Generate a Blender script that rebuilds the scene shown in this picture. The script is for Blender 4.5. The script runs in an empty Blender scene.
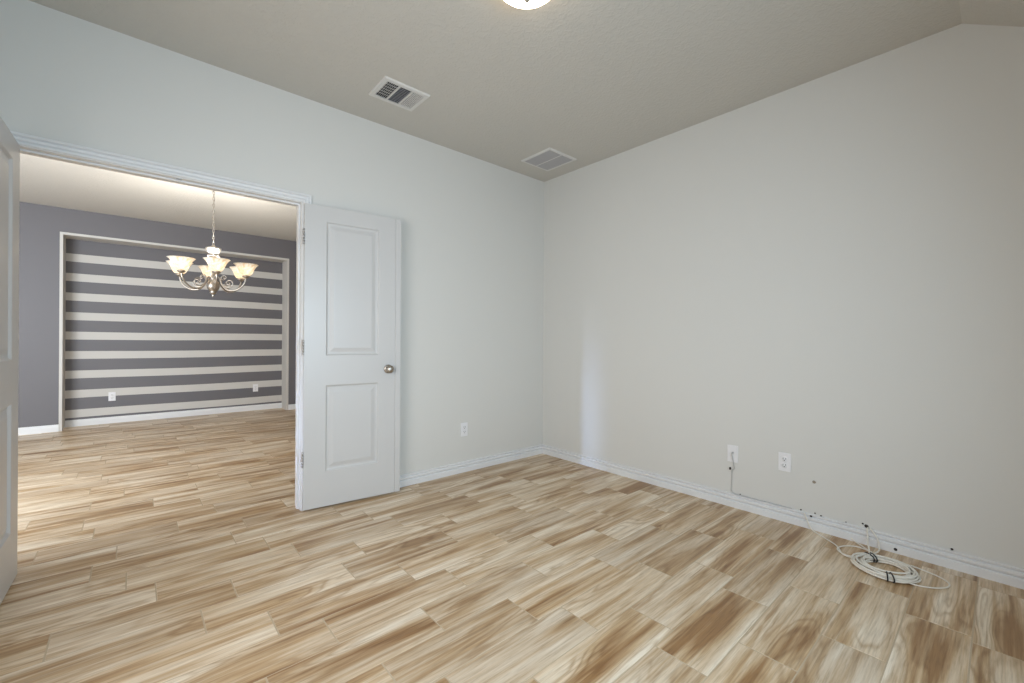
import bpy, bmesh, math, random
from mathutils import Vector, Matrix

sc = bpy.context.scene
COL = sc.collection
PI = math.pi

# ------------------------------------------------------------------ camera
H_CAM = 1.13
YAW = math.radians(41.331)
ROLL = math.radians(0.3571)
F_PX = 430.85
cam_d = bpy.data.cameras.new('camera')
cam_d.sensor_fit = 'HORIZONTAL'
cam_d.sensor_width = 36.0
cam_d.lens = F_PX / 1024.0 * 36.0
cam_d.shift_y = -1.404 / 1024.0
cam_d.clip_start = 0.02
cam = bpy.data.objects.new('camera', cam_d)
COL.objects.link(cam)
_F = Vector((math.sin(YAW), math.cos(YAW), 0)); _R = Vector((math.cos(YAW), -math.sin(YAW), 0)); _U = Vector((0, 0, 1))
_c, _s = math.cos(ROLL), math.sin(ROLL)
_X = _R * _c + _U * _s; _Y = -_R * _s + _U * _c; _Z = -_F
cam.matrix_world = Matrix(((_X.x, _Y.x, _Z.x, 0), (_X.y, _Y.y, _Z.y, 0), (_X.z, _Y.z, _Z.z, H_CAM), (0, 0, 0, 1)))
sc.camera = cam

# ------------------------------------------------------------------ world, daylight, exposure
sc.view_settings.view_transform = 'Standard'
sc.view_settings.look = 'None'
sc.view_settings.exposure = 0.0
sc.view_settings.gamma = 1.0
sc.view_settings.use_curve_mapping = False
sc.cycles.use_denoising = True
sc.cycles.denoising_prefilter = 'NONE'
sc.cycles.max_bounces = 14
sc.cycles.diffuse_bounces = 8
sc.cycles.caustics_reflective = False
sc.cycles.caustics_refractive = False
sc.cycles.sample_clamp_indirect = 4.0

world = bpy.data.worlds.new('sky')
sc.world = world
world.use_nodes = True
wb = world.node_tree.nodes['Background']
wb.inputs['Color'].default_value = (0.75, 0.86, 1.0, 1)
wb.inputs['Strength'].default_value = 0.6


def daylight(name, loc, rot, sx, sy, power, color, spread=PI):
    l = bpy.data.lights.new(name, 'AREA')
    l.shape = 'RECTANGLE'; l.size = sx; l.size_y = sy
    l.energy = power; l.color = color; l.spread = spread
    o = bpy.data.objects.new(name, l); COL.objects.link(o)
    o.location = loc; o.rotation_euler = rot
    return o

# daylight: window of the left wall beside the camera, window behind the camera, far room's side window, narrow entry sidelight; plus an added fill for the niche
daylight('daylight_side_window', (-0.82, 1.00, 1.32), (PI / 2 - 0.15, 0, -PI / 2 + 0.42), 1.3, 1.2, 23, (1.0, 0.955, 0.93), math.radians(135))
daylight('daylight_rear_window', (0.75, -0.84, 1.32), (PI / 2 - 0.20, 0, 0.0), 1.2, 1.2, 47, (0.66, 0.85, 1.0), math.radians(150))
daylight('daylight_far_window', (-3.06, 5.75, 1.45), (PI / 2, 0, -PI / 2), 1.9, 1.5, 14, (0.82, 0.91, 1.0))
daylight('added_niche_fill', (-1.95, 3.10, 1.40), (PI / 2, 0, -0.30), 1.4, 1.3, 160, (0.86, 0.93, 1.0))  # added fill, brightens the striped niche from the front; invented source
daylight('daylight_entry_sidelight', (-3.02, 3.79, 0.80), (PI / 2 - 0.075, 0, -PI / 2 - 0.217), 0.16, 0.8, 1.15, (0.46, 0.62, 1.0), math.radians(17))

# ------------------------------------------------------------------ room dimensions
XR, YB, XL, YF = 3.09, 3.04, -0.75, -0.80      # room: right, back, left, front wall faces
H = 2.719
WT = 0.12                                       # wall between the rooms
DX0, DX1, DZ = -0.445, 0.829, 2.025             # double door opening
DXL, DYB, HD = -3.0, 7.475, 2.69                # dining: left wall, back wall, ceiling
NX0, NX1, NZ, NY = -0.650, 1.838, 2.382, 7.765  # striped niche
CREASE_Y, SLOPE = 0.138, 0.625

# ------------------------------------------------------------------ material helpers
def new_mat(name):
    m = bpy.data.materials.new(name); m.use_nodes = True
    nt = m.node_tree
    return m, nt, nt.nodes['Principled BSDF']


def simple(name, col, rough=0.5, metal=0.0, bump=0.0, bscale=200.0, spec=0.5):
    m, nt, b = new_mat(name)
    b.inputs['Base Color'].default_value = (*col, 1)
    b.inputs['Roughness'].default_value = rough
    b.inputs['Metallic'].default_value = metal
    b.inputs['Specular IOR Level'].default_value = spec
    if bump:
        tc = nt.nodes.new('ShaderNodeTexCoord')
        n = nt.nodes.new('ShaderNodeTexNoise'); n.inputs['Scale'].default_value = bscale
        n.inputs['Detail'].default_value = 3
        nt.links.new(tc.outputs['Object'], n.inputs['Vector'])
        bp = nt.nodes.new('ShaderNodeBump'); bp.inputs['Strength'].default_value = bump
        bp.inputs['Distance'].default_value = 0.002
        nt.links.new(n.outputs['Fac'], bp.inputs['Height'])
        nt.links.new(bp.outputs['Normal'], b.inputs['Normal'])
    return m


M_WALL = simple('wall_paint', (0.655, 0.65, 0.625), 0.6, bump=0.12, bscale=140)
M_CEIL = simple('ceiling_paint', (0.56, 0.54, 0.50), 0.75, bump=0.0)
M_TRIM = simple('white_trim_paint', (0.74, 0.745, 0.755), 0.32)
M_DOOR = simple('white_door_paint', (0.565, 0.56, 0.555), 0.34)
M_GREY = simple('grey_accent_paint', (0.138, 0.132, 0.142), 0.55, bump=0.1, bscale=140)
M_STRIPE = simple('cream_stripe_paint', (0.56, 0.54, 0.51), 0.55, bump=0.1, bscale=140)
M_NICKEL = simple('brushed_nickel', (0.42, 0.38, 0.335), 0.36, 1.0, bump=0.05, bscale=500)
M_STEEL = simple('hinge_steel', (0.55, 0.55, 0.56), 0.35, 1.0)
M_PLASTIC = simple('white_plastic', (0.78, 0.78, 0.80), 0.35)
M_SLOT = simple('dark_slot', (0.03, 0.03, 0.03), 0.6)
M_VENT = simple('white_enamel', (0.66, 0.65, 0.63), 0.4)
M_VENTG = simple('grey_enamel', (0.42, 0.41, 0.42), 0.5)
M_DUCT = simple('dark_duct', (0.03, 0.03, 0.035), 0.8)
M_FILTER = simple('grey_filter', (0.25, 0.245, 0.26), 0.9)
M_CABLE = simple('white_cable_sheath', (0.80, 0.77, 0.70), 0.42)
M_CABLEG = simple('grey_cable_sheath', (0.50, 0.50, 0.50), 0.45)
M_TIE = simple('black_tie', (0.015, 0.015, 0.017), 0.5)
M_NAIL = simple('dark_steel', (0.05, 0.04, 0.035), 0.5, 0.6)
M_SCUFF = simple('brown_wall_dent', (0.28, 0.24, 0.19), 0.8)
M_GROUT = simple('grout', (0.50, 0.40, 0.285), 0.85)


def ceiling_texture():
    m = M_CEIL; nt = m.node_tree; b = nt.nodes['Principled BSDF']
    tc = nt.nodes.new('ShaderNodeTexCoord')
    n = nt.nodes.new('ShaderNodeTexNoise'); n.inputs['Scale'].default_value = 42; n.inputs['Detail'].default_value = 4
    n.inputs['Distortion'].default_value = 0.8
    nt.links.new(tc.outputs['Object'], n.inputs['Vector'])
    r = nt.nodes.new('ShaderNodeValToRGB'); r.color_ramp.elements[0].position = 0.45; r.color_ramp.elements[1].position = 0.62
    nt.links.new(n.outputs['Fac'], r.inputs['Fac'])
    bp = nt.nodes.new('ShaderNodeBump'); bp.inputs['Strength'].default_value = 0.38; bp.inputs['Distance'].default_value = 0.003
    nt.links.new(r.outputs['Color'], bp.inputs['Height'])
    nt.links.new(bp.outputs['Normal'], b.inputs['Normal'])

ceiling_texture()


def wood_material():
    m, nt, b = new_mat('wood_look_tile')
    N, L = nt.nodes, nt.links
    def math_(op, a, c=None):
        n = N.new('ShaderNodeMath'); n.operation = op
        for i, v in enumerate((a, c)):
            if v is None: continue
            if isinstance(v, (int, float)): n.inputs[i].default_value = v
            else: L.new(v, n.inputs[i])
        return n.outputs[0]
    def comb(x, y, z):
        n = N.new('ShaderNodeCombineXYZ')
        for i, v in enumerate((x, y, z)):
            if isinstance(v, (int, float)): n.inputs[i].default_value = v
            else: L.new(v, n.inputs[i])
        return n.outputs[0]
    def noise(vec, detail, dist=0.0, rough=0.5):
        n = N.new('ShaderNodeTexNoise'); n.inputs['Scale'].default_value = 1
        n.inputs['Detail'].default_value = detail; n.inputs['Distortion'].default_value = dist
        n.inputs['Roughness'].default_value = rough
        L.new(vec, n.inputs['Vector']); return n.outputs['Fac']
    def ramp(fac, stops):
        n = N.new('ShaderNodeValToRGB'); cr = n.color_ramp
        while len(cr.elements) < len(stops): cr.elements.new(0.5)
        for e, (p, c) in zip(cr.elements, stops): e.position = p; e.color = (*c, 1)
        L.new(fac, n.inputs['Fac']); return n.outputs['Color']
    def mix(fac, a, c, mode='MIX'):
        n = N.new('ShaderNodeMix'); n.data_type = 'RGBA'; n.blend_type = mode
        if isinstance(fac, (int, float)): n.inputs[0].default_value = fac
        else: L.new(fac, n.inputs[0])
        for s, v in ((6, a), (7, c)):
            if isinstance(v, tuple): n.inputs[s].default_value = (*v, 1)
            else: L.new(v, n.inputs[s])
        return n.outputs[2]
    uv = N.new('ShaderNodeUVMap'); uv.uv_map = 'plank'
    sd = N.new('ShaderNodeUVMap'); sd.uv_map = 'seed'
    s1 = N.new('ShaderNodeSeparateXYZ'); L.new(uv.outputs[0], s1.inputs[0])
    s2 = N.new('ShaderNodeSeparateXYZ'); L.new(sd.outputs[0], s2.inputs[0])
    u, v = s1.outputs[0], s1.outputs[1]
    r1, r2 = s2.outputs[0], s2.outputs[1]
    z1 = math_('MULTIPLY', r1, 97.0); z2 = math_('MULTIPLY', r2, 61.0)
    # cathedral figure: contour lines of a long stretched noise, with a few tight knots
    figure = noise(comb(math_('MULTIPLY', u, 1.5), math_('MULTIPLY', v, 9.0), z1), 1.5, 0.35)
    wob = noise(comb(math_('MULTIPLY', u, 9.0), math_('MULTIPLY', v, 45.0), z2), 3, 0.3)
    ph = math_('ADD', math_('MULTIPLY', figure, 66.0), math_('MULTIPLY', wob, 3.4))
    bands = math_('ADD', math_('MULTIPLY', math_('SINE', ph), 0.5), 0.5)
    streak = noise(comb(math_('MULTIPLY', u, 1.1), math_('MULTIPLY', v, 27.0), z2), 5, 0.3, 0.62)
    fibre = noise(comb(math_('MULTIPLY', u, 8.0), math_('MULTIPLY', v, 150.0), z1), 4, 0.0, 0.65)
    zone = math_('ADD', math_('MULTIPLY', figure, 0.50), math_('MULTIPLY', streak, 0.50))
    base = ramp(zone, [(0.36, WOOD_DARK), (0.45, WOOD_MID), (0.53, WOOD_LIGHT), (0.63, WOOD_PALE)])
    lines = ramp(bands, [(0.0, (0.74, 0.66, 0.57)), (0.25, (0.89, 0.86, 0.82)), (0.6, (1.0, 1.0, 1.0)), (1.0, (1.03, 1.03, 1.03))])
    figmask = ramp(noise(comb(math_('MULTIPLY', u, 1.7), math_('MULTIPLY', v, 6.0), math_('ADD', z1, 11.0)), 1),
                   [(0.47, (0.08, 0.08, 0.08)), (0.62, (0.95, 0.95, 0.95))])
    sm = N.new('ShaderNodeSeparateColor'); L.new(figmask, sm.inputs[0])
    c = mix(sm.outputs[0], base, mix(1.0, base, lines, 'MULTIPLY'))
    fib = ramp(fibre, [(0.28, (0.70, 0.66, 0.61)), (0.50, (1.0, 1.0, 1.0)), (0.75, (1.08, 1.08, 1.08))])
    c = mix(0.85, c, mix(1.0, c, fib, 'MULTIPLY'))
    mid = noise(comb(math_('MULTIPLY', u, 3.0), math_('MULTIPLY', v, 64.0), math_('ADD', z2, 7.0)), 4, 0.4, 0.65)
    midr = ramp(mid, [(0.34, (0.70, 0.64, 0.57)), (0.47, (0.98, 0.97, 0.96)), (0.70, (1.07, 1.07, 1.07))])
    c = mix(0.75, c, mix(1.0, c, midr, 'MULTIPLY'))
    tone = ramp(r1, [(0.0, (0.90, 0.875, 0.85)), (0.35, (1.0, 0.97, 0.93)), (0.7, (1.04, 1.03, 1.01)), (1.0, (1.09, 1.08, 1.07))])
    c = mix(1.0, c, tone, 'MULTIPLY')
    L.new(c, b.inputs['Base Color'])
    b.inputs['Roughness'].default_value = 0.36
    b.inputs['Specular IOR Level'].default_value = 0.6
    bp = N.new('ShaderNodeBump'); bp.inputs['Strength'].default_value = 0.10; bp.inputs['Distance'].default_value = 0.001
    L.new(fibre, bp.inputs['Height']); L.new(bp.outputs['Normal'], b.inputs['Normal'])
    return m

WOOD_DARK = (0.29, 0.158, 0.062)
WOOD_MID = (0.485, 0.34, 0.195)
WOOD_LIGHT = (0.645, 0.525, 0.385)
WOOD_PALE = (0.77, 0.685, 0.565)
M_WOOD = wood_material()


def glow(name, col, strength):
    m, nt, b = new_mat(name)
    b.inputs['Base Color'].default_value = (0.85, 0.82, 0.76, 1)
    b.inputs['Roughness'].default_value = 0.3
    b.inputs['Emission Color'].default_value = (*col, 1)
    b.inputs['Emission Strength'].default_value = strength
    return m


def frosted_shade():
    m, nt, b = new_mat('frosted_alabaster_glass')
    N, L = nt.nodes, nt.links
    out = N['Material Output']
    tc = N.new('ShaderNodeTexCoord')
    n = N.new('ShaderNodeTexNoise'); n.inputs['Scale'].default_value = 22; n.inputs['Detail'].default_value = 3; n.inputs['Distortion'].default_value = 1.5
    L.new(tc.outputs['Object'], n.inputs['Vector'])
    r = N.new('ShaderNodeValToRGB')
    r.color_ramp.elements[0].position = 0.36; r.color_ramp.elements[0].color = (0.78, 0.66, 0.50, 1)
    r.color_ramp.elements[1].position = 0.6; r.color_ramp.elements[1].color = (0.96, 0.94, 0.90, 1)
    L.new(n.outputs['Fac'], r.inputs['Fac'])
    L.new(r.outputs['Color'], b.inputs['Base Color'])
    b.inputs['Roughness'].default_value = 0.35
    t = N.new('ShaderNodeBsdfTranslucent'); L.new(r.outputs['Color'], t.inputs['Color'])
    mx = N.new('ShaderNodeMixShader'); mx.inputs[0].default_value = 0.62
    L.new(b.outputs[0], mx.inputs[1]); L.new(t.outputs[0], mx.inputs[2]); L.new(mx.outputs[0], out.inputs['Surface'])
    return m

M_SHADE = frosted_shade()
M_BULB = glow('lit_bulb', (1.0, 0.92, 0.80), 26.0)
M_DOME = glow('lit_dome_glass', (1.0, 0.82, 0.60), 6.4)

# ------------------------------------------------------------------ mesh helpers
def obj(name, bm, mats, parent=None, smooth=False, loc=None, autos=None):
    me = bpy.data.meshes.new(name)
    bmesh.ops.recalc_face_normals(bm, faces=bm.faces[:])
    if smooth:
        for f in bm.faces: f.smooth = True
    if autos is not None:
        for e in bm.edges:
            if len(e.link_faces) == 2 and e.calc_face_angle(0) > math.radians(autos): e.smooth = False
    bm.to_mesh(me); bm.free()
    if not isinstance(mats, (list, tuple)): mats = [mats]
    for m in mats: me.materials.append(m)
    o = bpy.data.objects.new(name, me); COL.objects.link(o)
    if loc is not None: o.location = loc
    if parent is not None: o.parent = parent
    return o


def tag(o, label, cat, group=None, kind=None):
    if label: o['label'] = label
    if cat: o['category'] = cat
    if group: o['group'] = group
    if kind: o['kind'] = kind
    return o


def thing(name, label, cat, loc=(0, 0, 0), rot=(0, 0, 0), group=None):
    o = bpy.data.objects.new(name, None); COL.objects.link(o)
    o.empty_display_size = 0.1
    o.location = loc; o.rotation_euler = rot
    return tag(o, label, cat, group)


def copy_tree(o, parent=None):
    c = o.copy(); COL.objects.link(c)
    if parent is not None: c.parent = parent
    for ch in list(o.children): copy_tree(ch, c)
    return c


def struct(name, bm, mats, label, cat, **k):
    return tag(obj(name, bm, mats, **k), label, cat, kind='structure')


def box(bm, x0, x1, y0, y1, z0, z1, mi=0, bev=0.0):
    vs = [bm.verts.new(p) for p in ((x0, y0, z0), (x1, y0, z0), (x1, y1, z0), (x0, y1, z0), (x0, y0, z1), (x1, y0, z1), (x1, y1, z1), (x0, y1, z1))]
    fs = []
    for q in ((0, 3, 2, 1), (4, 5, 6, 7), (0, 1, 5, 4), (1, 2, 6, 5), (2, 3, 7, 6), (3, 0, 4, 7)):
        f = bm.faces.new([vs[i] for i in q]); f.material_index = mi; fs.append(f)
    if bev:
        es = list({e for f in fs for e in f.edges})
        bmesh.ops.bevel(bm, geom=es, offset=bev, segments=2, affect='EDGES', profile=0.5)
    return fs


def lathe(bm, prof, seg=32, cx=0, cy=0, cz=0, mi=0, rot=None, scallop=None):
    rings = []
    for k, (r, z) in enumerate(prof):
        ring = []
        for i in range(seg):
            a = 2 * PI * i / seg
            rr = r * (1 + scallop[0] * scallop[2][k] * math.cos(scallop[1] * a)) if scallop else r
            p = Vector((rr * math.cos(a), rr * math.sin(a), z))
            if rot is not None: p = rot @ p
            ring.append(bm.verts.new((p.x + cx, p.y + cy, p.z + cz)))
        rings.append(ring)
    for a, b in zip(rings, rings[1:]):
        for i in range(seg):
            f = bm.faces.new((a[i], a[(i + 1) % seg], b[(i + 1) % seg], b[i])); f.material_index = mi; f.smooth = True
    for ring, rr in ((rings[0], prof[0][0]), (rings[-1], prof[-1][0])):
        if rr > 1e-6 and not (scallop and scallop[3]):
            try:
                f = bm.faces.new(ring); f.material_index = mi
            except ValueError: pass
    return rings


def smooth_path(pts, sub=6, closed=False):
    P = [Vector(p) for p in pts]; n = len(P); out = []
    rng = range(n if closed else n - 1)
    for i in rng:
        if closed: p0, p1, p2, p3 = P[(i - 1) % n], P[i], P[(i + 1) % n], P[(i + 2) % n]
        else: p0, p1, p2, p3 = P[max(i - 1, 0)], P[i], P[i + 1], P[min(i + 2, n - 1)]
        for k in range(sub):
            t = k / sub
            out.append(0.5 * ((2 * p1) + (-p0 + p2) * t + (2 * p0 - 5 * p1 + 4 * p2 - p3) * t * t + (-p0 + 3 * p1 - 3 * p2 + p3) * t ** 3))
    if not closed: out.append(P[-1])
    return out


def tube(bm, pts, r, seg=8, mi=0, closed=False, radii=None):
    P = [Vector(p) for p in pts]; n = len(P); rings = []
    up = None
    for i, p in enumerate(P):
        if closed: t = (P[(i + 1) % n] - P[i - 1])
        else: t = P[min(i + 1, n - 1)] - P[max(i - 1, 0)]
        if t.length < 1e-9: t = Vector((0, 0, 1))
        t.normalize()
        if up is None:
            up = Vector((0, 0, 1)) if abs(t.z) < 0.9 else Vector((1, 0, 0))
        up = (up - t * up.dot(t)); up.normalize()
        s = t.cross(up)
        rr = radii[i] if radii else r
        rings.append([bm.verts.new(p + (up * math.cos(2 * PI * k / seg) + s * math.sin(2 * PI * k / seg)) * rr) for k in range(seg)])
    pairs = list(zip(rings, rings[1:])) + ([(rings[-1], rings[0])] if closed else [])
    for a, b in pairs:
        for k in range(seg):
            f = bm.faces.new((a[k], a[(k + 1) % seg], b[(k + 1) % seg], b[k])); f.smooth = True; f.material_index = mi
    if not closed:
        for ring in (rings[0], rings[-1]):
            f = bm.faces.new(ring); f.material_index = mi


def extrude_profile(bm, prof, p0, p1, out, mi=0):
    """prof: list of (depth from the wall, z); swept from p0 to p1 (xy), depth along out (xy)."""
    rings = []
    for p in (p0, p1):
        rings.append([bm.verts.new((p[0] + out[0] * d, p[1] + out[1] * d, z)) for d, z in prof])
    n = len(prof)
    for i in range(n):
        f = bm.faces.new((rings[0][i], rings[0][(i + 1) % n], rings[1][(i + 1) % n], rings[1][i])); f.material_index = mi
    bm.faces.new(rings[0]); bm.faces.new(rings[1])


# ------------------------------------------------------------------ FLOOR (one mesh of wood-look tiles over grout)
ROW0, PITCH, LEN = 0.457, 0.19345, 0.578
ROWOFF = {0: 1.7145, 1: 1.4585, 2: 1.5895, 3: 1.3695, 4: 1.2345, 5: 0.9155, 6: 0.580, 7: 0.4245, 8: 0.2165, 9: -0.2295, 10: 0.0825, 12: -0.146}


def build_floor():
    rnd = random.Random(7)
    bm = bmesh.new()
    uvl = bm.loops.layers.uv.new('plank'); sdl = bm.loops.layers.uv.new('seed')
    x_min, x_max = DXL - 0.1, XR + 0.1
    y_min, y_max = YF - 0.05, NY + 0.05
    k0 = math.floor((y_min - ROW0) / PITCH); k1 = math.ceil((y_max - ROW0) / PITCH)
    gl, ge, bv = 0.0019, 0.0024, 0.0008
    for k in range(k0, k1):
        ya, yb = ROW0 + k * PITCH + gl, ROW0 + (k + 1) * PITCH - gl
        off = ROWOFF.get(k, rnd.uniform(0, LEN))
        i0 = math.floor((x_min - off) / LEN); i1 = math.ceil((x_max - off) / LEN)
        for i in range(i0, i1):
            xa, xb = off + i * LEN + ge, off + (i + 1) * LEN - ge
            a, b = rnd.random(), rnd.random()
            flip = rnd.choice((1, -1))
            lo = [bm.verts.new(p) for p in ((xa, ya, -0.0020), (xb, ya, -0.0020), (xb, yb, -0.0020), (xa, yb, -0.0020))]
            hi = [bm.verts.new(p) for p in ((xa + bv, ya + bv, 0), (xb - bv, ya + bv, 0), (xb - bv, yb - bv, 0), (xa + bv, yb - bv, 0))]
            fs = [bm.faces.new(hi)]
            for j in range(4): fs.append(bm.faces.new((lo[j], lo[(j + 1) % 4], hi[(j + 1) % 4], hi[j])))
            for f in fs:
                for l in f.loops:
                    l[uvl].uv = ((l.vert.co.x - xa) * flip, (l.vert.co.y - ya - 0.095) * flip)
                    l[sdl].uv = (a, b)
    g = [bm.verts.new(p) for p in ((x_min, y_min, -0.0009), (x_max, y_min, -0.0009), (x_max, y_max, -0.0009), (x_min, y_max, -0.0009))]
    f = bm.faces.new(g); f.material_index = 1
    box(bm, x_min, x_max, y_min, y_max, -0.12, -0.02, 1)
    me_o = obj('floor', bm, [M_WOOD, M_GROUT])
    tag(me_o, 'wood-look plank tile floor running through both rooms', 'floor', kind='structure')

build_floor()

# ------------------------------------------------------------------ CEILINGS
def build_ceilings():
    bm = bmesh.new()
    zf = H - SLOPE * (CREASE_Y - YF)
    prof = [(YB + 0.02, H), (CREASE_Y, H), (YF - 0.02, zf - 0.0125)]
    x0, x1 = XL - 0.02, XR + 0.02
    lo = [[bm.verts.new((x, y, z)) for y, z in prof] for x in (x0, x1)]
    hi = [[bm.verts.new((x, y, z + 0.12)) for y, z in prof] for x in (x0, x1)]
    for j in range(2):
        bm.faces.new((lo[0][j], lo[1][j], lo[1][j + 1], lo[0][j + 1]))
        bm.faces.new((hi[0][j], hi[0][j + 1], hi[1][j + 1], hi[1][j]))
        for s in range(2):
            bm.faces.new((lo[s][j], lo[s][j + 1], hi[s][j + 1], hi[s][j]))
    for j in (0, 2): bm.faces.new((lo[0][j], hi[0][j], hi[1][j], lo[1][j]))
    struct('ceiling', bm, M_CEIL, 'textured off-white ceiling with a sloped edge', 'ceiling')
    bm = bmesh.new()
    box(bm, DXL - 0.05, XR + 0.05, YB + WT - 0.02, DYB + 0.02, HD, HD + 0.12)
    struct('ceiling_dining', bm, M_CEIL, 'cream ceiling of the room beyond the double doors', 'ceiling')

build_ceilings()

# ------------------------------------------------------------------ WALLS
bm = bmesh.new()                                    # wall between the rooms, with the doorway
jt = 0.018
FX0, FX1, FZ0, FZ1 = -2.68, -1.22, 0.72, 2.08  # unseen opening added to let the niche fill in
box(bm, FX1, DX0 - jt, YB, YB + WT, 0, 2.9)
box(bm, DXL - 0.1, FX0, YB, YB + WT, 0, 2.9)
box(bm, FX0, FX1, YB, YB + WT, 0, FZ0)
box(bm, FX0, FX1, YB, YB + WT, FZ1, 2.9)
box(bm, DX1 + jt, XR + 0.1, YB, YB + WT, 0, 2.9)
box(bm, DX0 - jt, DX1 + jt, YB, YB + WT, DZ + jt, 2.9)
struct('wall_back', bm, M_WALL, 'off-white wall with the double doorway', 'wall')

bm = bmesh.new()
box(bm, XR, XR + 0.12, YF - 0.12, YB, 0, 2.9)
struct('wall_right', bm, M_WALL, 'long blank off-white wall on the right', 'wall')
def holes_wall(bm, x0, x1, y0, y1, z1, holes):
    ys = sorted({y0, y1, *[h[0] for h in holes], *[h[1] for h in holes]})
    for a, b in zip(ys, ys[1:]):
        hs = [h for h in holes if h[0] <= a + 1e-6 and h[1] >= b - 1e-6]
        if hs:
            h = hs[0]; box(bm, x0, x1, a, b, 0, h[2]); box(bm, x0, x1, a, b, h[3], z1)
        else: box(bm, x0, x1, a, b, 0, z1)

WY0, WY1, WZ0, WZ1 = 0.32, 1.68, 0.70, 1.95          # room window
bm = bmesh.new()
holes_wall(bm, XL - 0.12, XL, YF - 0.12, YB, 2.9, [(WY0, WY1, WZ0, WZ1)])
struct('wall_left', bm, M_WALL, 'off-white window wall behind the open left door', 'wall')
bm = bmesh.new()
RX0, RX1 = 0.13, 1.37
box(bm, XL, RX0, YF - 0.12, YF, 0, 2.4)
box(bm, RX1, XR, YF - 0.12, YF, 0, 2.4)
box(bm, RX0, RX1, YF - 0.12, YF, 0, WZ0)
box(bm, RX0, RX1, YF - 0.12, YF, WZ1, 2.4)
struct('wall_front', bm, M_WALL, 'off-white window wall behind the viewer', 'wall')


def window_frame(bm, axis, c0, c1, p0, p1, z0, z1, b=0.03):
    zm = (z0 + z1) / 2
    for a in ((c0, c0 + b, z0, z1), (c1 - b, c1, z0, z1), (c0 + b, c1 - b, z0, z0 + b), (c0 + b, c1 - b, z1 - b, z1), (c0 + b, c1 - b, zm - 0.01, zm + 0.01)):
        if axis == 'y': box(bm, p0, p1, a[0], a[1], a[2], a[3])
        else: box(bm, a[0], a[1], p0, p1, a[2], a[3])

bm = bmesh.new(); window_frame(bm, 'y', WY0, WY1, XL - 0.055, XL - 0.015, WZ0, WZ1)
struct('window_1', bm, M_TRIM, 'white window frame in the left wall', 'window')
bm = bmesh.new(); window_frame(bm, 'x', RX0, RX1, YF - 0.035, YF - 0.005, WZ0, WZ1)
struct('window_3', bm, M_TRIM, 'white window frame in the wall behind the viewer', 'window')

bm = bmesh.new(); window_frame(bm, 'x', FX0, FX1, YB + 0.066, YB + 0.100, FZ0, FZ1)  # made-up window frame around the added niche fill
struct('added_window', bm, M_TRIM, 'white window frame of the far room facing the street', 'window')

# dining room shell
bm = bmesh.new()                                     # side wall with a wide window and a narrow sidelight
y0, y1 = YB + WT, DYB + 0.45
holes_wall(bm, DXL - 0.12, DXL, y0, y1, 2.9, [(4.8, 6.7, 0.7, 2.2), (3.71, 3.89, 0.35, 1.25)])
struct('wall_dining_left', bm, M_WALL, 'off-white side wall of the far room', 'wall')
bm = bmesh.new()
box(bm, XR, XR + 0.12, YB + WT, DYB + 0.45, 0, 2.9)
struct('wall_dining_right', bm, M_WALL, 'off-white right wall of the far room', 'wall')
bm = bmesh.new()
for (a, b, c, d) in ((4.8, 4.84, 0.7, 2.2), (6.66, 6.7, 0.7, 2.2), (4.84, 6.66, 0.7, 0.74), (4.84, 6.66, 2.16, 2.2), (5.73, 5.77, 0.74, 2.16), (4.84, 6.66, 1.43, 1.46)):
    box(bm, DXL - 0.06, DXL - 0.02, a, b, c, d)
struct('window_2', bm, M_TRIM, 'white window frame in the side wall of the far room', 'window')

bm = bmesh.new()                                     # far wall: grey with a recessed, striped niche (stripes are paint)
box(bm, DXL, NX0, DYB, NY, 0, 2.9, 0)
box(bm, NX1, XR, DYB, NY, 0, 2.9, 0)
box(bm, NX0, NX1, DYB, NY, NZ, 2.9, 0)
box(bm, DXL, XR, NY + 0.001, NY + 0.12, 0, 2.9, 0)
# painted bands on the niche back, split into faces of two paints, very slightly wavy like hand-taped edges
rnd = random.Random(3)
edges = [(0.0, 1)]
for i in range(9):
    t = 2.192 - 0.2478 * i
    edges.append((t - 0.100, None)); edges.append((t, None))
zs = sorted([0.0] + [e[0] for e in edges[1:]] + [NZ])
NSEG = 12
cols = []
for j in range(NSEG + 1):
    x = NX0 + (NX1 - NX0) * j / NSEG
    cols.append([bm.verts.new((x, NY, z + (0 if z in (0.0, NZ) else 0.0035 * math.sin(j * 0.55 + z * 2.0)))) for z in zs])
for j in range(NSEG):
    for k in range(len(zs) - 1):
        f = bm.faces.new((cols[j][k], cols[j + 1][k], cols[j + 1][k + 1], cols[j][k + 1]))
        f.material_index = 1 if k % 2 == 1 else 0
struct('wall_far', bm, [M_GREY, M_STRIPE], 'grey far wall with a recessed niche painted in cream stripes', 'wall')

bm = bmesh.new()                                     # white lining of the niche
box(bm, NX0, NX0 + 0.012, DYB - 0.006, NY - 0.001, 0, NZ)
box(bm, NX1 - 0.012, NX1, DYB - 0.006, NY - 0.001, 0, NZ)
box(bm, NX0 + 0.012, NX1 - 0.012, DYB - 0.006, NY - 0.001, NZ - 0.012, NZ)
box(bm, NX0 - 0.016, NX0, DYB - 0.006, DYB - 0.0005, 0, NZ + 0.016)
box(bm, NX1, NX1 + 0.016, DYB - 0.006, DYB - 0.0005, 0, NZ + 0.016)
box(bm, NX0, NX1, DYB - 0.006, DYB - 0.0005, NZ, NZ + 0.016)
struct('trim_2', bm, M_STRIPE, 'cream lining around the striped niche', 'trim')

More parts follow.
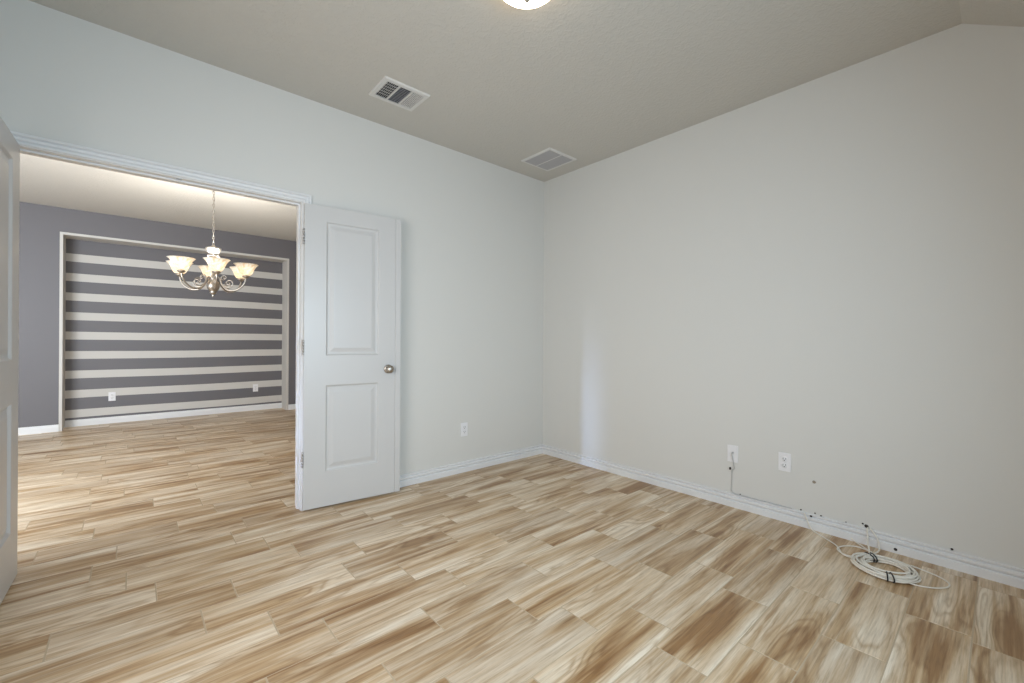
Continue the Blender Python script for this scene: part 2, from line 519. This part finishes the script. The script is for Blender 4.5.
# ------------------------------------------------------------------ BASEBOARDS
BASE = [(0, 0), (0.0165, 0), (0.0165, 0.0385), (0.0150, 0.0410), (0.0050, 0.0425), (0.0050, 0.0450), (0.0150, 0.0560), (0.0150, 0.0665), (0.0120, 0.0695), (0.0035, 0.0705), (0.0035, 0.0725), (0.0115, 0.0820), (0.0115, 0.0868), (0.0095, 0.0885), (0, 0.0885)]

def baseboard(name, p0, p1, out, label, prof=BASE):
    bm = bmesh.new(); extrude_profile(bm, prof, p0, p1, out)
    struct(name, bm, M_TRIM, label, 'baseboard')

CW, RV = 0.053, 0.004                                 # casing width and reveal
baseboard('baseboard_right', (XR, YF), (XR, YB), (-1, 0), 'white moulded baseboard along the right wall')
baseboard('baseboard_back', (DX1 + RV + CW, YB), (XR - 0.015, YB), (0, -1), 'white moulded baseboard along the doorway wall')
baseboard('baseboard_left', (XL, YF), (XL, YB), (1, 0), 'white moulded baseboard along the left wall')
baseboard('baseboard_front', (XL + 0.015, YF), (XR - 0.015, YF), (0, 1), 'white moulded baseboard under the window')
DB = [(0, 0), (0.014, 0), (0.014, 0.055), (0.009, 0.068), (0.009, 0.076), (0.004, 0.084), (0, 0.084)]
baseboard('baseboard_far_left', (DXL, DYB), (NX0 - 0.016, DYB), (0, -1), 'white baseboard on the grey wall left of the niche', DB)
baseboard('baseboard_far_right', (NX1 + 0.016, DYB), (XR, DYB), (0, -1), 'white baseboard on the grey wall right of the niche', DB)
baseboard('baseboard_niche', (NX0 + 0.012, NY), (NX1 - 0.012, NY), (0, -1), 'white baseboard at the foot of the striped niche', DB)

# ------------------------------------------------------------------ DOORWAY: jamb + casings
def casing(bm, y_wall, out):
    prof = [(0.0, 0.0), (0.0, 0.010), (0.003, 0.012), (0.012, 0.012), (0.013, 0.004), (0.021, 0.013), (0.032, 0.014), (0.033, 0.005), (0.042, 0.018), (0.050, 0.018), (0.053, 0.015), (0.053, 0.0)]
    rings = []
    a, b, zt = DX0 - RV, DX1 + RV, DZ + RV
    for kx, kz in ((0, 0), (0, 1), (1, 1), (1, 0)):
        ring = []
        for o, d in prof:
            x = a - o if kx == 0 else b + o
            z = zt + o if kz else 0.0
            ring.append(bm.verts.new((x, y_wall + out * d, z)))
        rings.append(ring)
    n = len(prof)
    for r0, r1 in zip(rings, rings[1:]):
        for i in range(n): bm.faces.new((r0[i], r0[(i + 1) % n], r1[(i + 1) % n], r1[i]))
    bm.faces.new(rings[0]); bm.faces.new(rings[-1])

bm = bmesh.new()
casing(bm, YB, -1); casing(bm, YB + WT, 1)
e = 0.001
box(bm, DX0 - jt + e, DX0, YB - 0.0005, YB + WT + 0.0005, 0, DZ)
box(bm, DX1, DX1 + jt - e, YB - 0.0005, YB + WT + 0.0005, 0, DZ)
box(bm, DX0 - jt + e, DX1 + jt - e, YB - 0.0005, YB + WT + 0.0005, DZ, DZ + jt - e)
st0, st1 = YB + 0.040, YB + 0.075                    # door stops
box(bm, DX0, DX0 + 0.010, st0, st1, 0, DZ - 0.010, bev=0.002)
box(bm, DX1 - 0.010, DX1, st0, st1, 0, DZ - 0.010, bev=0.002)
box(bm, DX0, DX1, st0, st1, DZ - 0.010, DZ, bev=0.002)
jamb = struct('trim_1', bm, M_TRIM, 'white door casing and jamb around the double doorway', 'trim')
bm = bmesh.new()
for x in (0.19,): box(bm, x - 0.012, x + 0.012, YB + 0.008, YB + 0.034, DZ - 0.0025, DZ + 0.0005)
tag(obj('strike_plate', bm, M_STEEL, jamb), 'metal catch plate under the head of the doorway', None)

# ------------------------------------------------------------------ DOORS
LW, LT, LZ0, LZ1 = 0.628, 0.035, 0.012, 2.014


def door_leaf_bm(sgn):
    """leaf from the hinge (u=0) to the free edge (u=LW) along +X; thickness from y=0 (visible face) to y=+LT*sgn."""
    bm = bmesh.new()
    p0, p1 = 0.134, 0.492
    us = [0, p0, p1, LW]
    zsl = [LZ0, 0.244, 0.821, 1.018, 1.914, LZ1]
    def face_side(y, n):
        def V(u, z, d): return bm.verts.new((u, y - n * d, z))
        g = {}
        for i, u in enumerate(us):
            for j, z in enumerate(zsl): g[i, j] = V(u, z, 0)
        for i in range(3):
            for j in range(5):
                c = [g[i, j], g[i + 1, j], g[i + 1, j + 1], g[i, j + 1]]
                if i == 1 and j in (1, 3):
                    prev = c
                    u0, u1, z0, z1 = us[1], us[2], zsl[j], zsl[j + 1]
                    for ins, dep in ((0.003, 0.0020), (0.010, 0.0105), (0.015, 0.0120), (0.026, 0.0120), (0.050, 0.0045), (0.054, 0.0040)):
                        ring = [V(u0 + ins, z0 + ins, dep), V(u1 - ins, z0 + ins, dep), V(u1 - ins, z1 - ins, dep), V(u0 + ins, z1 - ins, dep)]
                        for k in range(4): bm.faces.new((prev[k], prev[(k + 1) % 4], ring[(k + 1) % 4], ring[k]))
                        prev = ring
                    bm.faces.new(prev)
                else: bm.faces.new(c)
        return [g[i, 0] for i in range(4)] + [g[3, j] for j in range(1, 6)] + [g[i, 5] for i in (2, 1, 0)] + [g[0, j] for j in (4, 3, 2, 1)]
    A = face_side(0.0, -sgn); B = face_side(LT * sgn, sgn)
    for k in range(len(A)):
        bm.faces.new((A[k], A[(k + 1) % len(A)], B[(k + 1) % len(A)], B[k]))
    return bm


def knob_bm(side):
    bm = bmesh.new()
    prof = [(0.0001, 0.0), (0.010, 0.0), (0.010, 0.016), (0.013, 0.020), (0.022, 0.026), (0.027, 0.033), (0.0285, 0.041), (0.026, 0.049), (0.019, 0.055), (0.010, 0.058), (0.0001, 0.0585)]
    lathe(bm, prof, 28, rot=Matrix.Rotation(PI / 2 * side, 3, 'X'))
    return bm


def rosette_bm(side):
    bm = bmesh.new()
    lathe(bm, [(0.0001, -0.0005), (0.032, -0.0005), (0.032, 0.003), (0.029, 0.006), (0.020, 0.008), (0.011, 0.010), (0.0001, 0.010)], 28, rot=Matrix.Rotation(PI / 2 * side, 3, 'X'))
    return bm


def hinge_bm(sgn):
    bm = bmesh.new()
    for k in range(5): lathe(bm, [(0.0001, -0.048 + k * 0.0192), (0.0062, -0.048 + k * 0.0192), (0.0062, -0.0294 + k * 0.0192), (0.0001, -0.0294 + k * 0.0192)], 12)
    lathe(bm, [(0.0001, 0.048), (0.0045, 0.048), (0.0045, 0.052), (0.0001, 0.054)], 12)
    box(bm, 0.004, 0.0065, -0.030 if sgn < 0 else 0.004, -0.004 if sgn < 0 else 0.030, -0.047, 0.047)
    return bm


def make_door(name, label, origin, ang, sgn, astragal, knobs):
    """sgn: direction of the leaf's thickness (local y), the visible face being y=0"""
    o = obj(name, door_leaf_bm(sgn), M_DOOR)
    o.location = origin; o.rotation_euler = (0, 0, ang)
    tag(o, label, 'door', kind='structure')
    for side, yy in (((1, 0.0), (-1, LT)) if knobs else ()):
        r = obj('door_knob', knob_bm(side), M_NICKEL, o, loc=(0.560, yy, 0.915))
        tag(r, 'round brushed nickel knob', None)
        tag(obj('rosette', rosette_bm(side), M_NICKEL, r), 'round brushed nickel plate', None)
    for z in (0.342, 1.075, 1.797):
        hb = bmesh.new()
        for k in range(5): lathe(hb, [(0.0001, -0.048 + k * 0.0192), (0.0065, -0.048 + k * 0.0192), (0.0065, -0.0294 + k * 0.0192), (0.0001, -0.0294 + k * 0.0192)], 12)
        lathe(hb, [(0.0001, 0.048), (0.0045, 0.048), (0.0045, 0.052), (0.0001, 0.054)], 12)
        box(hb, 0.0, 0.0022, 0.002, 0.030, -0.047, 0.047)
        h = obj('hinge', hb, M_STEEL, o, loc=(-0.0045, 0.001 if sgn > 0 else -LT - 0.003, z))
        tag(h, 'steel butt hinge', None)
    if astragal:
        ab = bmesh.new()
        box(ab, LW - 0.018, LW + 0.022, -0.011 * sgn if sgn > 0 else 0.0, 0.0 if sgn > 0 else 0.011, LZ0 + 0.003, LZ1 - 0.004, bev=0.003)
        box(ab, LW, LW + 0.010, 0.0 if sgn > 0 else -LT * 0.9, LT * 0.9 if sgn > 0 else 0.0, LZ0 + 0.003, LZ1 - 0.004)
        obj('astragal', ab, M_DOOR, o)
    return o

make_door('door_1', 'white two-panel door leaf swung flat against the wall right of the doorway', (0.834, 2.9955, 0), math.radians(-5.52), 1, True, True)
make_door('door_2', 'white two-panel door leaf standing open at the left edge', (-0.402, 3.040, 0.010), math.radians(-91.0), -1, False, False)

# ------------------------------------------------------------------ WALL PLATES
def plate_bm(w=0.070, h=0.115, t=0.006):
    bm = bmesh.new(); box(bm, -w / 2, w / 2, -t, 0, -h / 2, h / 2, bev=0.002); return bm


def outlet(loc, rz, label, group=None):
    o = thing('electrical_outlet', label, 'outlet', loc, (0, 0, rz), group)
    obj('cover_plate', plate_bm(), M_PLASTIC, o)
    for z in (0.0195, -0.0195):
        rb = bmesh.new()
        lathe(rb, [(0.0001, 0.0055), (0.0170, 0.0055), (0.0170, 0.0078), (0.0158, 0.0085), (0.0001, 0.0085)], 24, rot=Matrix.Rotation(PI / 2, 3, 'X'))
        r = obj('socket', rb, M_PLASTIC, o, loc=(0, 0, z))
        sb = bmesh.new()
        box(sb, -0.0085, -0.0060, -0.0092, -0.0080, -0.002, 0.009)
        box(sb, 0.0060, 0.0085, -0.0092, -0.0080, -0.002, 0.009)
        lathe(sb, [(0.0001, 0.0080), (0.0030, 0.0080), (0.0030, 0.0092), (0.0001, 0.0092)], 12, cz=-0.008, rot=Matrix.Rotation(PI / 2, 3, 'X'))
        tag(obj('slots', sb, M_SLOT, r), 'dark outlet slots', None)
    cb = bmesh.new(); lathe(cb, [(0.0001, 0.0055), (0.0030, 0.0055), (0.0030, 0.0068), (0.0001, 0.0072)], 12, rot=Matrix.Rotation(PI / 2, 3, 'X'))
    obj('screw', cb, M_PLASTIC, o)
    return o

outlet((2.132, YB, 0.362), 0, 'white outlet on the doorway wall between the open door and the corner')
outlet((XR, 0.901, 0.372), PI / 2 * -1, 'white duplex outlet with dark slots on the blank right wall')
outlet((-0.205, NY, 0.352), 0, 'white outlet at the left end of the niche stripes')
outlet((1.452, NY, 0.352), 0, 'white outlet at the right end of the niche stripes')
# coax plate with its lead
o = thing('coax_wall_plate', 'white cable plate on the right wall with a thin lead hanging from it', 'wall plate', (XR, 1.214, 0.362), (0, 0, -PI / 2))
obj('cover_plate', plate_bm(), M_PLASTIC, o)
jb = bmesh.new(); lathe(jb, [(0.0001, 0.0055), (0.0062, 0.0055), (0.0062, 0.009), (0.0046, 0.009), (0.0046, 0.018), (0.0001, 0.018)], 12, rot=Matrix.Rotation(PI / 2, 3, 'X'))
tag(obj('jack', jb, M_STEEL, o, loc=(0.002, 0, 0.008)), 'metal threaded jack', None)

o = thing('lead_cable', 'thin grey lead hanging from the cable plate to the baseboard', 'cable', (XR, 1.214, 0.09))
def wp(y, z, d=0.006): return (XR - d - XR, y - 1.214, z - 0.09)
bm = bmesh.new()
tube(bm, smooth_path([wp(1.212, 0.370, 0.020), wp(1.212, 0.364, 0.026), wp(1.211, 0.350, 0.022), wp(1.208, 0.32, 0.013), wp(1.205, 0.285, 0.008), wp(1.200, 0.268, 0.010), wp(1.206, 0.257, 0.008),
                  wp(1.216, 0.250, 0.006), wp(1.219, 0.22, 0.0042), wp(1.220, 0.16, 0.0040), wp(1.221, 0.118, 0.0040), wp(1.219, 0.104, 0.0040), wp(1.205, 0.0945, 0.0045),
                  wp(1.15, 0.0925, 0.0045), wp(1.00, 0.0925, 0.0045), wp(0.86, 0.0925, 0.0045)], 6), 0.0026, 8)
obj('cord', bm, M_CABLEG, o)
bm = bmesh.new(); box(bm, -0.012, -0.0005, 0.010, 0.020, 0.160, 0.176, bev=0.0015)
tag(obj('cable_clip', bm, M_NAIL, o), 'small dark clip', None)

# ------------------------------------------------------------------ COILED CABLE
CX, CY = 2.800, 0.378
root = thing('coiled_cable', 'coil of white cable tied in black lying on the floor by the baseboard', 'cable', (CX, CY, 0))
rnd = random.Random(11)
CR = 0.0042
bm = bmesh.new()
path = []
turns = 13
for i in range(turns * 28):
    a = 2 * PI * i / 28 + 1.1
    t = i / 28
    rad = 0.101 + 0.021 * math.sin(t * 2.4) + 0.004 * math.sin(3 * a + t)
    lay = (t % 4.5) / 4.5
    z = CR + 0.0005 + 0.0055 * (int(t) // 3) + 0.004 * (0.5 + 0.5 * math.sin(t * 5.1))
    ex = 1.05 if math.cos(a) > 0 else 0.98
    path.append((rad * math.cos(a) * ex + 0.004 * math.sin(t * 1.7), rad * math.sin(a) * 1.03 + 0.004 * math.cos(t * 2.3), z))
tube(bm, path, CR, 8)
# second bundle lying inside
obj('cable_coil', bm, M_CABLE, root)
def L(x, y, z=CR): return (x - CX, y - CY, z)
bm = bmesh.new()                                      # strand that leaves along the floor to the baseboard staples
tube(bm, smooth_path([L(3.071, 0.790, 0.092), L(3.068, 0.782, 0.075), L(3.066, 0.770, 0.045), L(3.055, 0.750, 0.012), L(3.03, 0.718), L(2.985, 0.662), L(2.935, 0.606), L(2.885, 0.578), L(2.845, 0.560), L(2.825, 0.535), L(2.815, 0.505, 0.010)], 6), 0.0034, 8)
obj('floor_strand', bm, M_CABLE, root)
bm = bmesh.new()                                      # small side loop to the left of the coil
tube(bm, smooth_path([L(2.828, 0.508, 0.010), L(2.838, 0.548), L(2.868, 0.580), L(2.905, 0.588), L(2.955, 0.570), L(2.995, 0.530), L(2.985, 0.485, 0.008), L(2.950, 0.462, 0.016), L(2.92, 0.45, 0.020)], 6), 0.0034, 8)
obj('side_loop', bm, M_CABLE, root)
bm = bmesh.new()                                      # two strands rising from the coil to the hole in the wall
tube(bm, smooth_path([L(2.905, 0.455, 0.022), L(2.945, 0.462, 0.030), L(3.000, 0.475, 0.034), L(3.045, 0.483, 0.045), L(3.066, 0.487, 0.062), L(3.070, 0.489, 0.080), L(3.078, 0.490, 0.093), L(3.0895, 0.492, 0.094)], 6), 0.0036, 8)
tube(bm, smooth_path([L(2.915, 0.440, 0.022), L(2.960, 0.433, 0.018), L(3.020, 0.432, 0.012), L(3.058, 0.437, 0.022), L(3.066, 0.444, 0.050), L(3.069, 0.458, 0.074), L(3.074, 0.472, 0.090), L(3.0895, 0.482, 0.095)], 6), 0.0034, 8)
tube(bm, smooth_path([L(2.93, 0.448, 0.024), L(2.975, 0.470, 0.012), L(3.030, 0.510, 0.006), L(3.060, 0.540, 0.006), L(3.066, 0.560, 0.02)], 6), 0.0034, 8)
obj('rising_strand', bm, M_CABLE, root)
bm = bmesh.new()                                      # tail loop nearest the viewer
tube(bm, smooth_path([L(2.925, 0.330, 0.014), L(2.940, 0.285, 0.008), L(2.930, 0.225), L(2.905, 0.182), L(2.868, 0.158), L(2.825, 0.160), L(2.785, 0.182), L(2.755, 0.215), L(2.735, 0.255), L(2.722, 0.290, 0.010), L(2.712, 0.315, 0.016)], 6), 0.0034, 8)
obj('tail_loop', bm, M_CABLE, root)
def tie(ang, w=0.0045, rad=0.102, hw=0.036, hh=0.0125, nm='cable_tie'):
    c, s = math.cos(ang), math.sin(ang)
    pts = []
    for i in range(20):
        t = 2 * PI * i / 20
        rr = rad + hw * math.cos(t) ; zz = 0.0165 + hh * 1.25 * math.sin(t)
        pts.append((rr * c, rr * s, max(zz, 0.0034)))
    b = bmesh.new(); tube(b, pts, 0.0032, 6, closed=True)
    tag(obj(nm, b, M_TIE, root), 'black tie', None)
for a in (math.radians(34), math.radians(44), math.radians(-168), math.radians(-158)): tie(a)

# ------------------------------------------------------------------ STAPLES, NAILS, DENT along the right wall
def staple(y, z, r, d, label, name='cable_staple'):
    o = tag(obj(name, bm_disc(r), M_NAIL), label, 'staple', 'dark staples along the right baseboard')
    o.location = (XR - d, y, z)
def bm_disc(r):
    b = bmesh.new()
    lathe(b, [(0.0001, -0.004), (r * 0.8, -0.004), (r, -0.0015), (r, 0.0005), (0.0001, 0.0005)], 12, rot=Matrix.Rotation(PI / 2, 3, 'Y'))
    return b
staple(0.812, 0.0985, 0.0045, 0.0, 'dark staple above the baseboard, nearest the duplex outlet')
staple(0.757, 0.078, 0.0062, 0.0095, 'dark staple on the baseboard edge where the floor cable comes down')
staple(0.739, 0.0985, 0.0042, 0.0, 'tiny dark staple on the wall just above where the floor cable comes down')
staple(0.709, 0.0925, 0.0045, 0.0, 'tiny dark staple just right of the floor cable at the baseboard top')
staple(0.589, 0.0935, 0.0030, 0.0, 'faint staple midway between floor cable and cable hole')
staple(0.372, 0.021, 0.0080, 0.015, 'dark nail low on the baseboard beside the coil')
staple(0.161, 0.0945, 0.0055, 0.0, 'dark staple above the baseboard right of the coil')
staple(1.165, 0.096, 0.0040, 0.0, 'dark staple above the baseboard under the cable plate')
b = bmesh.new()
lathe(b, [(0.0001, -0.003), (0.007, -0.003), (0.010, 0.0004), (0.0001, 0.0004)], 14, rot=Matrix.Rotation(PI / 2, 3, 'Y'))
box(b, -0.004, 0.0003, 0.012, 0.020, 0.006, 0.013)
o = tag(obj('cable_hole_grommet', b, M_NAIL), 'dark ragged hole in the wall where the coiled cable comes out', 'cable hole')
o.location = (XR, 0.497, 0.100)
b = bmesh.new()
pr = [(0.0001, -0.0015), (0.007, -0.0012), (0.010, 0.0003), (0.0001, 0.0003)]
lathe(b, pr, 14, rot=Matrix.Rotation(PI / 2, 3, 'Y'))
o = tag(obj('wall_dent', b, M_SCUFF), 'small brown dent in the wall below and right of the outlet', 'mark'); o.location = (XR, 0.745, 0.285)

# ------------------------------------------------------------------ CEILING REGISTERS
rg = thing('ceiling_register', 'white ceiling air register with three louvre banks near the doorway', 'vent', (1.290, 2.588, H))
w, d = 0.312, 0.256
bm = bmesh.new()
def frame(bm, w, d, b, t0, t1):
    o_ = [(-w / 2, -d / 2), (w / 2, -d / 2), (w / 2, d / 2), (-w / 2, d / 2)]
    i_ = [(-w / 2 + b, -d / 2 + b), (w / 2 - b, -d / 2 + b), (w / 2 - b, d / 2 - b), (-w / 2 + b, d / 2 - b)]
    m_ = [(x * 0.965, y * 0.955) for x, y in o_]
    R0 = [bm.verts.new((x, y, 0.0005)) for x, y in o_]
    R1 = [bm.verts.new((x, y, -t0)) for x, y in o_]
    R2 = [bm.verts.new((x, y, -t1)) for x, y in m_]
    R3 = [bm.verts.new((x, y, -t1)) for x, y in i_]
    R4 = [bm.verts.new((x, y, 0.0005)) for x, y in i_]
    for a, b2 in ((R0, R1), (R1, R2), (R2, R3), (R3, R4), (R4, R0)):
        for k in range(4): bm.faces.new((a[k], a[(k + 1) % 4], b2[(k + 1) % 4], b2[k]))
frame(bm, w, d, 0.030, 0.003, 0.010)
bx = [-w / 2 + 0.030, -0.042, 0.042, w / 2 - 0.030]
for x in (-0.042, 0.042): box(bm, x - 0.004, x + 0.004, -d / 2 + 0.030, d / 2 - 0.030, -0.010, 0)
obj('frame', bm, M_VENT, rg)
bm = bmesh.new(); box(bm, -w / 2 + 0.03, w / 2 - 0.03, -d / 2 + 0.03, d / 2 - 0.03, -0.0008, 0.0004)
tag(obj('duct_opening', bm, M_DUCT, rg), 'dark duct behind the louvres', None)
yl0, yl1 = -d / 2 + 0.030, d / 2 - 0.030

def slat(bm, c, along, half, tilt, wdt=0.011, th=0.0012):
    """thin angled blade centred at c running along axis 'x' or 'y'"""
    ca, sa = math.cos(tilt), math.sin(tilt)
    pts = []
    for s1 in (-1, 1):
        for (p, q) in ((-wdt / 2, -th / 2), (wdt / 2, -th / 2), (wdt / 2, th / 2), (-wdt / 2, th / 2)):
            a = p * ca - q * sa; z = p * sa + q * ca
            pts.append((c[0] + s1 * half, c[1] + a, c[2] + z) if along == 'x' else (c[0] + a, c[1] + s1 * half, c[2] + z))
    v = [bm.verts.new(p) for p in pts]
    for q in ((0, 1, 2, 3), (4, 7, 6, 5), (0, 4, 5, 1), (1, 5, 6, 2), (2, 6, 7, 3), (3, 7, 4, 0)): bm.faces.new([v[i] for i in q])

bm = bmesh.new()
n = 7
for i in range(n):
    x = bx[0] + 0.006 + (bx[1] - 0.004 - bx[0] - 0.010) * i / (n - 1)
    slat(bm, (x, 0, -0.0062), 'y', (yl1 - yl0) / 2, math.radians(48), 0.0105)
for y in (-0.06, -0.03, 0, 0.03, 0.06): box(bm, bx[0], bx[1] - 0.004, y - 0.0018, y + 0.0018, -0.0035, -0.0012)
obj('louvre_bank', bm, M_VENT, rg)
bm = bmesh.new()
for i in range(12):
    y = yl0 + 0.007 + (yl1 - yl0 - 0.014) * i / 11
    slat(bm, (0, y, -0.0058), 'x', 0.038, math.radians(52), 0.0095)
tag(obj('louvre_bank', bm, M_VENTG, rg), 'greyer middle louvre bank', None)
bm = bmesh.new()
for i in range(n):
    x = bx[2] + 0.010 + (bx[3] - bx[2] - 0.016) * i / (n - 1)
    slat(bm, (x, 0, -0.0058), 'y', (yl1 - yl0) / 2, math.radians(-60), 0.0072)
obj('louvre_bank', bm, M_VENT, rg)

rt = thing('return_air_grille', 'square grey return grille in the ceiling corner', 'vent', (2.740, 2.642, H))
w2, d2 = 0.342, 0.356
bm = bmesh.new(); frame(bm, w2, d2, 0.024, 0.003, 0.009)
box(bm, -0.004, 0.004, -d2 / 2 + 0.024, d2 / 2 - 0.024, -0.009, 0); obj('frame', bm, M_VENT, rt)
bm = bmesh.new(); box(bm, -w2 / 2 + 0.024, w2 / 2 - 0.024, -d2 / 2 + 0.024, d2 / 2 - 0.024, -0.0008, 0.0004)
tag(obj('filter', bm, M_FILTER, rt), 'grey filter behind the louvres', None)
bm = bmesh.new()
for i in range(26):
    y = -d2 / 2 + 0.031 + (d2 - 0.062) * i / 25
    slat(bm, (0, y, -0.0052), 'x', w2 / 2 - 0.024, math.radians(-24), 0.0100)
tag(obj('louvre_bank', bm, M_VENTG, rt), 'fine grey louvres', None)

# ------------------------------------------------------------------ FLUSH CEILING LAMP
lp = thing('ceiling_lamp', 'lit round flush ceiling lamp with a small finial', 'lamp', (1.278, 1.368, H))
bm = bmesh.new(); lathe(bm, [(0.0001, 0.0), (0.126, 0.0), (0.128, -0.008), (0.122, -0.015), (0.0001, -0.015)], 48)
tag(obj('base_pan', bm, M_NICKEL, lp), 'brushed nickel base', None)
bm = bmesh.new()
prof = [(0.130, -0.012), (0.141, -0.014), (0.145, -0.020)]
for i in range(1, 13):
    a = PI / 2 * i / 12
    prof.append((max(0.145 * math.cos(a), 0.0001), -0.020 - 0.070 * math.sin(a)))
lathe(bm, prof, 48)
tag(obj('glass_dome', bm, M_DOME, lp), 'glowing white glass dome', None)
bm = bmesh.new(); lathe(bm, [(0.0001, -0.086), (0.022, -0.087), (0.024, -0.092), (0.018, -0.097), (0.012, -0.101), (0.014, -0.107), (0.010, -0.114), (0.005, -0.120), (0.0001, -0.122)], 24)
tag(obj('finial', bm, M_NICKEL, lp), 'brushed nickel finial', None)

# ------------------------------------------------------------------ CHANDELIER
CHX, CHY = 0.584, 5.079
ch = thing('chandelier', 'six-arm nickel chandelier with lit white glass shades on a chain', 'chandelier', (CHX, CHY, 1.53))
Z0 = 1.53
bm = bmesh.new()
lathe(bm, [(0.0001, 0.0), (0.006, 0.003), (0.011, 0.012), (0.007, 0.020), (0.012, 0.028), (0.026, 0.036), (0.030, 0.046), (0.024, 0.052), (0.034, 0.062), (0.050, 0.085), (0.055, 0.110), (0.050, 0.138),
           (0.036, 0.160), (0.022, 0.172), (0.030, 0.180), (0.032, 0.188), (0.020, 0.198), (0.014, 0.215), (0.013, 0.300), (0.018, 0.320), (0.026, 0.340), (0.022, 0.360), (0.014, 0.372), (0.018, 0.380)], 32)
obj('column', bm, M_NICKEL, ch)
bm = bmesh.new()
lathe(bm, [(0.012, 0.375), (0.036, 0.382), (0.052, 0.396), (0.050, 0.408), (0.040, 0.416), (0.046, 0.430), (0.056, 0.448), (0.064, 0.470), (0.066, 0.478), (0.058, 0.482), (0.030, 0.484), (0.022, 0.490), (0.014, 0.500), (0.010, 0.512), (0.0001, 0.515)], 32, scallop=None)
obj('crown_cup', bm, M_NICKEL, ch)
# chain of oval links, canopy
bm = bmesh.new()
zc = 0.505; k = 0
top = HD - Z0 - 0.03
while zc < top:
    pts = []
    for i in range(16):
        a = 2 * PI * i / 16
        x, z = 0.0085 * math.cos(a), 0.019 * math.sin(a)
        pts.append((x, 0, zc + 0.017 + z) if k % 2 == 0 else (0, x, zc + 0.017 + z))
    tube(bm, pts, 0.0026, 6, closed=True)
    zc += 0.031; k += 1
obj('chain', bm, M_NICKEL, ch)
bm = bmesh.new(); lathe(bm, [(0.0001, -0.035), (0.010, -0.034), (0.016, -0.026), (0.050, -0.018), (0.062, -0.008), (0.064, 0.0), (0.0001, 0.0)], 32)
obj('canopy', bm, M_NICKEL, ch, loc=(0, 0, HD - Z0))

RA = 0.292
def arm_bm():
    bm = bmesh.new()
    pts = [(0.020, 0, 0.186), (0.046, 0, 0.192), (0.062, 0, 0.165), (0.080, 0, 0.118), (0.118, 0, 0.080), (0.165, 0, 0.068), (0.215, 0, 0.080), (0.258, 0, 0.112), (0.284, 0, 0.155), (RA, 0, 0.196)]
    P = smooth_path(pts, 6)
    tube(bm, P, 0.0075, 10)
    return bm
def scroll_bm():
    bm = bmesh.new()
    pts = [(0.066, 0, 0.150)]
    P = []
    for i in range(40):                                # curl inside the arm's bend
        t = i / 39
        a = -2.6 + t * 8.4
        r = 0.040 * (1 - t) + 0.007
        P.append((0.140 + r * math.cos(a) * 1.0, 0, 0.140 + r * math.sin(a)))
    tube(bm, smooth_path([(0.078, 0, 0.128), (0.090, 0, 0.118)] + P, 2), 0.0042, 8, radii=None)
    Q = []
    for i in range(26):
        t = i / 25
        a = PI + 0.4 - t * 6.5
        r = 0.024 * (1 - t) + 0.005
        Q.append((0.098 + r * math.cos(a), 0, 0.190 + r * math.sin(a)))
    tube(bm, smooth_path([(0.064, 0, 0.168)] + Q, 2), 0.0036, 8)
    return bm
def shade_bm():
    bm = bmesh.new()
    outer = [(0.026, 0.0), (0.038, 0.005), (0.050, 0.016), (0.059, 0.033), (0.067, 0.054), (0.076, 0.075), (0.087, 0.093), (0.099, 0.106), (0.105, 0.110)]
    inner = [(r - 0.0035, z + 0.0015) for r, z in outer[::-1]]
    prof = outer + [(0.104, 0.1125)] + inner
    wv = [0, 0, 0, .1, .2, .4, .6, .9, 1] + [1] + [1, .9, .6, .4, .2, .1, 0, 0, 0]
    lathe(bm, prof, 48, scallop=(0.025, 8, wv, False))
    return bm
def fitter_bm():
    bm = bmesh.new()
    lathe(bm, [(0.0001, -0.006), (0.012, -0.006), (0.020, 0.002), (0.032, 0.010), (0.034, 0.016), (0.028, 0.020), (0.028, 0.026), (0.0001, 0.026)], 24)
    return bm
def bulb_bm():
    bm = bmesh.new()
    lathe(bm, [(0.0001, 0.0), (0.009, 0.0), (0.010, 0.012), (0.017, 0.028), (0.020, 0.042), (0.017, 0.056), (0.009, 0.066), (0.0001, 0.070)], 20)
    return bm
arm0 = obj('arm', arm_bm(), M_NICKEL, ch)
obj('scroll', scroll_bm(), M_NICKEL, arm0)
sh0 = obj('lamp_shade', shade_bm(), M_SHADE, ch, smooth=True)
tag(sh0, 'lit white glass bell shade', None)
obj('fitter', fitter_bm(), M_NICKEL, sh0, loc=(0, 0, -0.022))
bb0 = obj('bulb', bulb_bm(), M_BULB, sh0, loc=(0, 0, 0.004))
tag(bb0, 'glowing bulb', None)
bl = bpy.data.lights.new('bulb_light', 'POINT'); bl.energy = 12.8; bl.color = (1.0, 0.965, 0.90); bl.shadow_soft_size = 0.03
for i in range(6):
    a = PI / 3 * i - YAW + math.radians(10)
    am, s_ = (arm0, sh0) if i == 0 else (copy_tree(arm0, ch), copy_tree(sh0, ch))
    am.rotation_euler = (0, 0, a)
    s_.location = (RA * math.cos(a), RA * math.sin(a), 0.218)
    lo = bpy.data.objects.new('bulb_light', bl); COL.objects.link(lo)
    lo.location = (CHX + RA * math.cos(a), CHY + RA * math.sin(a), Z0 + 0.218 + 0.080)
